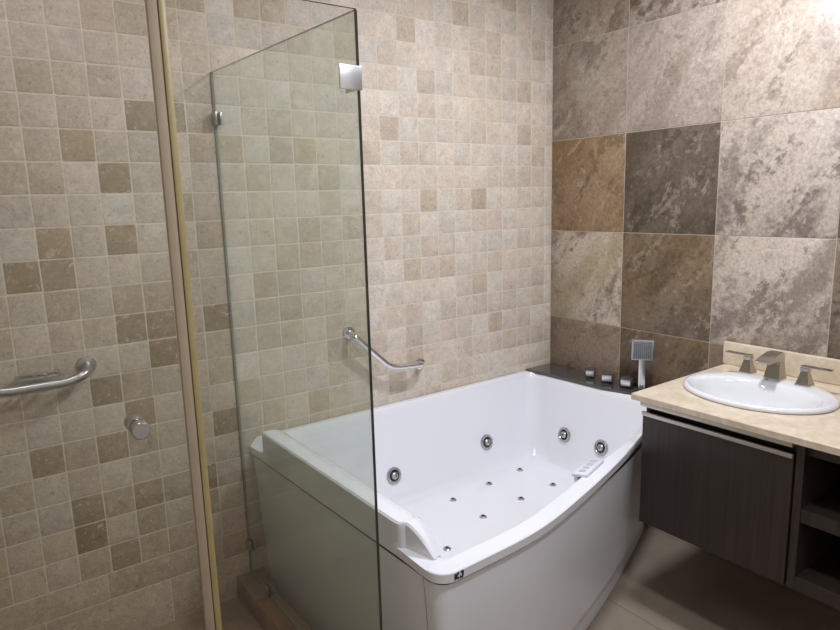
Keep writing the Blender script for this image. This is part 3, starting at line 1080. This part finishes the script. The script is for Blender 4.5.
# open soap tray frame behind the bar
box(bm, (-2.43, -0.024, 1.034), (-2.31, -0.014, 1.041), 0.001)
for x in (-2.43, -2.385, -2.355, -2.318):
    box(bm, (x, -0.076, 1.034), (x + 0.012, -0.014, 1.040), 0.001)
box(bm, (-2.395, -0.040, 1.0395), (-2.345, -0.030, 1.0435), 0.001)
box(bm, (-2.43, -0.074, 1.031), (-2.306, -0.066, 1.040), 0.001)
obj('soap_tray', bm, M_STEEL, sb)

# ------------------------------------------------------------------ shower glass
def pane(name, lo, hi, axis, parent, mat=None):
    """glass sheet; its two big faces are clear, its rim is green"""
    bm = NB(); box(bm, lo, hi)
    for f in bm.faces:
        f.normal_update()
        f.material_index = 0 if abs(f.normal[axis]) > 0.9 else 1
    return obj(name, bm, [mat or M_GLASS, M_GEDGE], parent, smooth=0)


GT = 1.970
sg = thing('shower_side_panel', (GX, -0.5, 0.10), 'clear green glass panel between the shower and the bathtub', 'shower panel')
bm = NB()
GF = -1.728                       # the wall end stands a little nearer the bathtub
loft(bm, [[(GF - 0.004, -0.004, z1), (GF + 0.004, -0.004, z1), (GX + 0.004, -1.013, z2), (GX - 0.004, -1.013, z2)] for z1, z2 in ((0.104, 0.104), (2.006, GT))], True, True, True)
for f in bm.faces:
    f.normal_update()
    f.material_index = 0 if abs(f.normal.x) > 0.9 else 1
obj('glass', bm, [M_GLASS, M_GEDGE], sg, smooth=0)
bm = NB(); box(bm, (GF - 0.0045, -0.0045, 0.10), (GF + 0.0045, 0.001, 2.006))
loft(bm, [[(GF - 0.0045, -0.0045, z), (GF + 0.0045, -0.0045, z), (GX + 0.0045, -1.013, z), (GX - 0.0045, -1.013, z)] for z in (0.0995, 0.1045)], True, True, True)
obj('sealant', bm, M_GEDGE2, sg, smooth=0)
for zc in (1.848, 0.22):
    bm = NB()
    box(bm, (GF - 0.012, -0.040, zc - 0.022), (GF - 0.0052, 0.0, zc + 0.022), 0.0015)
    box(bm, (GF + 0.0052, -0.040, zc - 0.022), (GF + 0.012, 0.0, zc + 0.022), 0.0015)
    box(bm, (GF - 0.012, -0.0035, zc - 0.022), (GF + 0.012, 0.001, zc + 0.022))
    obj('wall_clip', bm, M_STEEL, sg)['label'] = 'metal wall clip'
bm = NB()
box(bm, (GX - 0.012, -0.222, 0.098), (GX - 0.0052, -0.178, 0.145), 0.0015)
box(bm, (GX + 0.0052, -0.222, 0.098), (GX + 0.012, -0.178, 0.145), 0.0015)
obj('floor_clip', bm, M_STEEL, sg)['label'] = 'metal clip on the curb'

fg = thing('shower_front_panel', (-1.96, -1.019, 0.10), 'narrow fixed glass panel beside the shower door, edged by yellowed seal', 'shower panel')
FY = -1.019
pane('glass', (-2.158, FY - 0.004, 0.104), (GX - 0.0045, FY + 0.004, GT), 1, fg, M_GLASS2)
for zc in (1.822, 0.26):
    bm = NB()
    box(bm, (GX - 0.056, FY - 0.010, zc - 0.026), (GX + 0.001, FY - 0.0042, zc + 0.026), 0.0012)
    box(bm, (GX - 0.010, FY - 0.008, zc - 0.025), (GX - 0.0042, FY + 0.050, zc + 0.025), 0.0012)
    obj('corner_clip', bm, M_SATIN, sg)['label'] = 'chrome corner clip'
bm = NB(); box(bm, (-2.170, FY - 0.008, 0.104), (-2.157, FY + 0.008, GT), 0.002)
obj('seal', bm, M_SEAL, fg)['label'] = 'yellowed plastic seal'

sd = thing('shower_door', (-2.55, FY, 0.10), 'clear glass shower door with round metal knob', 'shower door')
pane('glass', (-2.935, FY - 0.005, 0.112), (-2.190, FY + 0.005, GT), 1, sd, M_GLASS2)
bm = NB(); box(bm, (-2.1905, FY - 0.007, 0.112), (-2.1715, FY + 0.007, GT), 0.002)
obj('seal', bm, M_SEAL2, sd)['label'] = 'milky plastic seal'
bm = NB()
M = aim((-2.283, FY, 1.125), (0, -1, 0))
lathe(bm, [(0.012, 0.004), (0.012, 0.010), (0.0165, 0.012), (0.0175, 0.016), (0.0175, 0.034), (0.0155, 0.037)], M, 28)
lathe(bm, [(0.0155, -0.037), (0.0175, -0.034), (0.0175, -0.016), (0.0165, -0.012), (0.012, -0.010), (0.012, -0.004)], M, 28)
obj('knob', bm, M_STEEL, sd)['label'] = 'round metal knob'
for zc in (1.7, 0.4):
    bm = NB()
    box(bm, (XL, FY - 0.025, zc - 0.045), (XL + 0.012, FY + 0.025, zc + 0.045), 0.002)
    box(bm, (XL + 0.010, FY - 0.013, zc - 0.045), (XL + 0.07, FY - 0.0055, zc + 0.045), 0.002)
    box(bm, (XL + 0.010, FY + 0.0055, zc - 0.045), (XL + 0.07, FY + 0.013, zc + 0.045), 0.002)
    obj('hinge', bm, M_CHROME, sd)
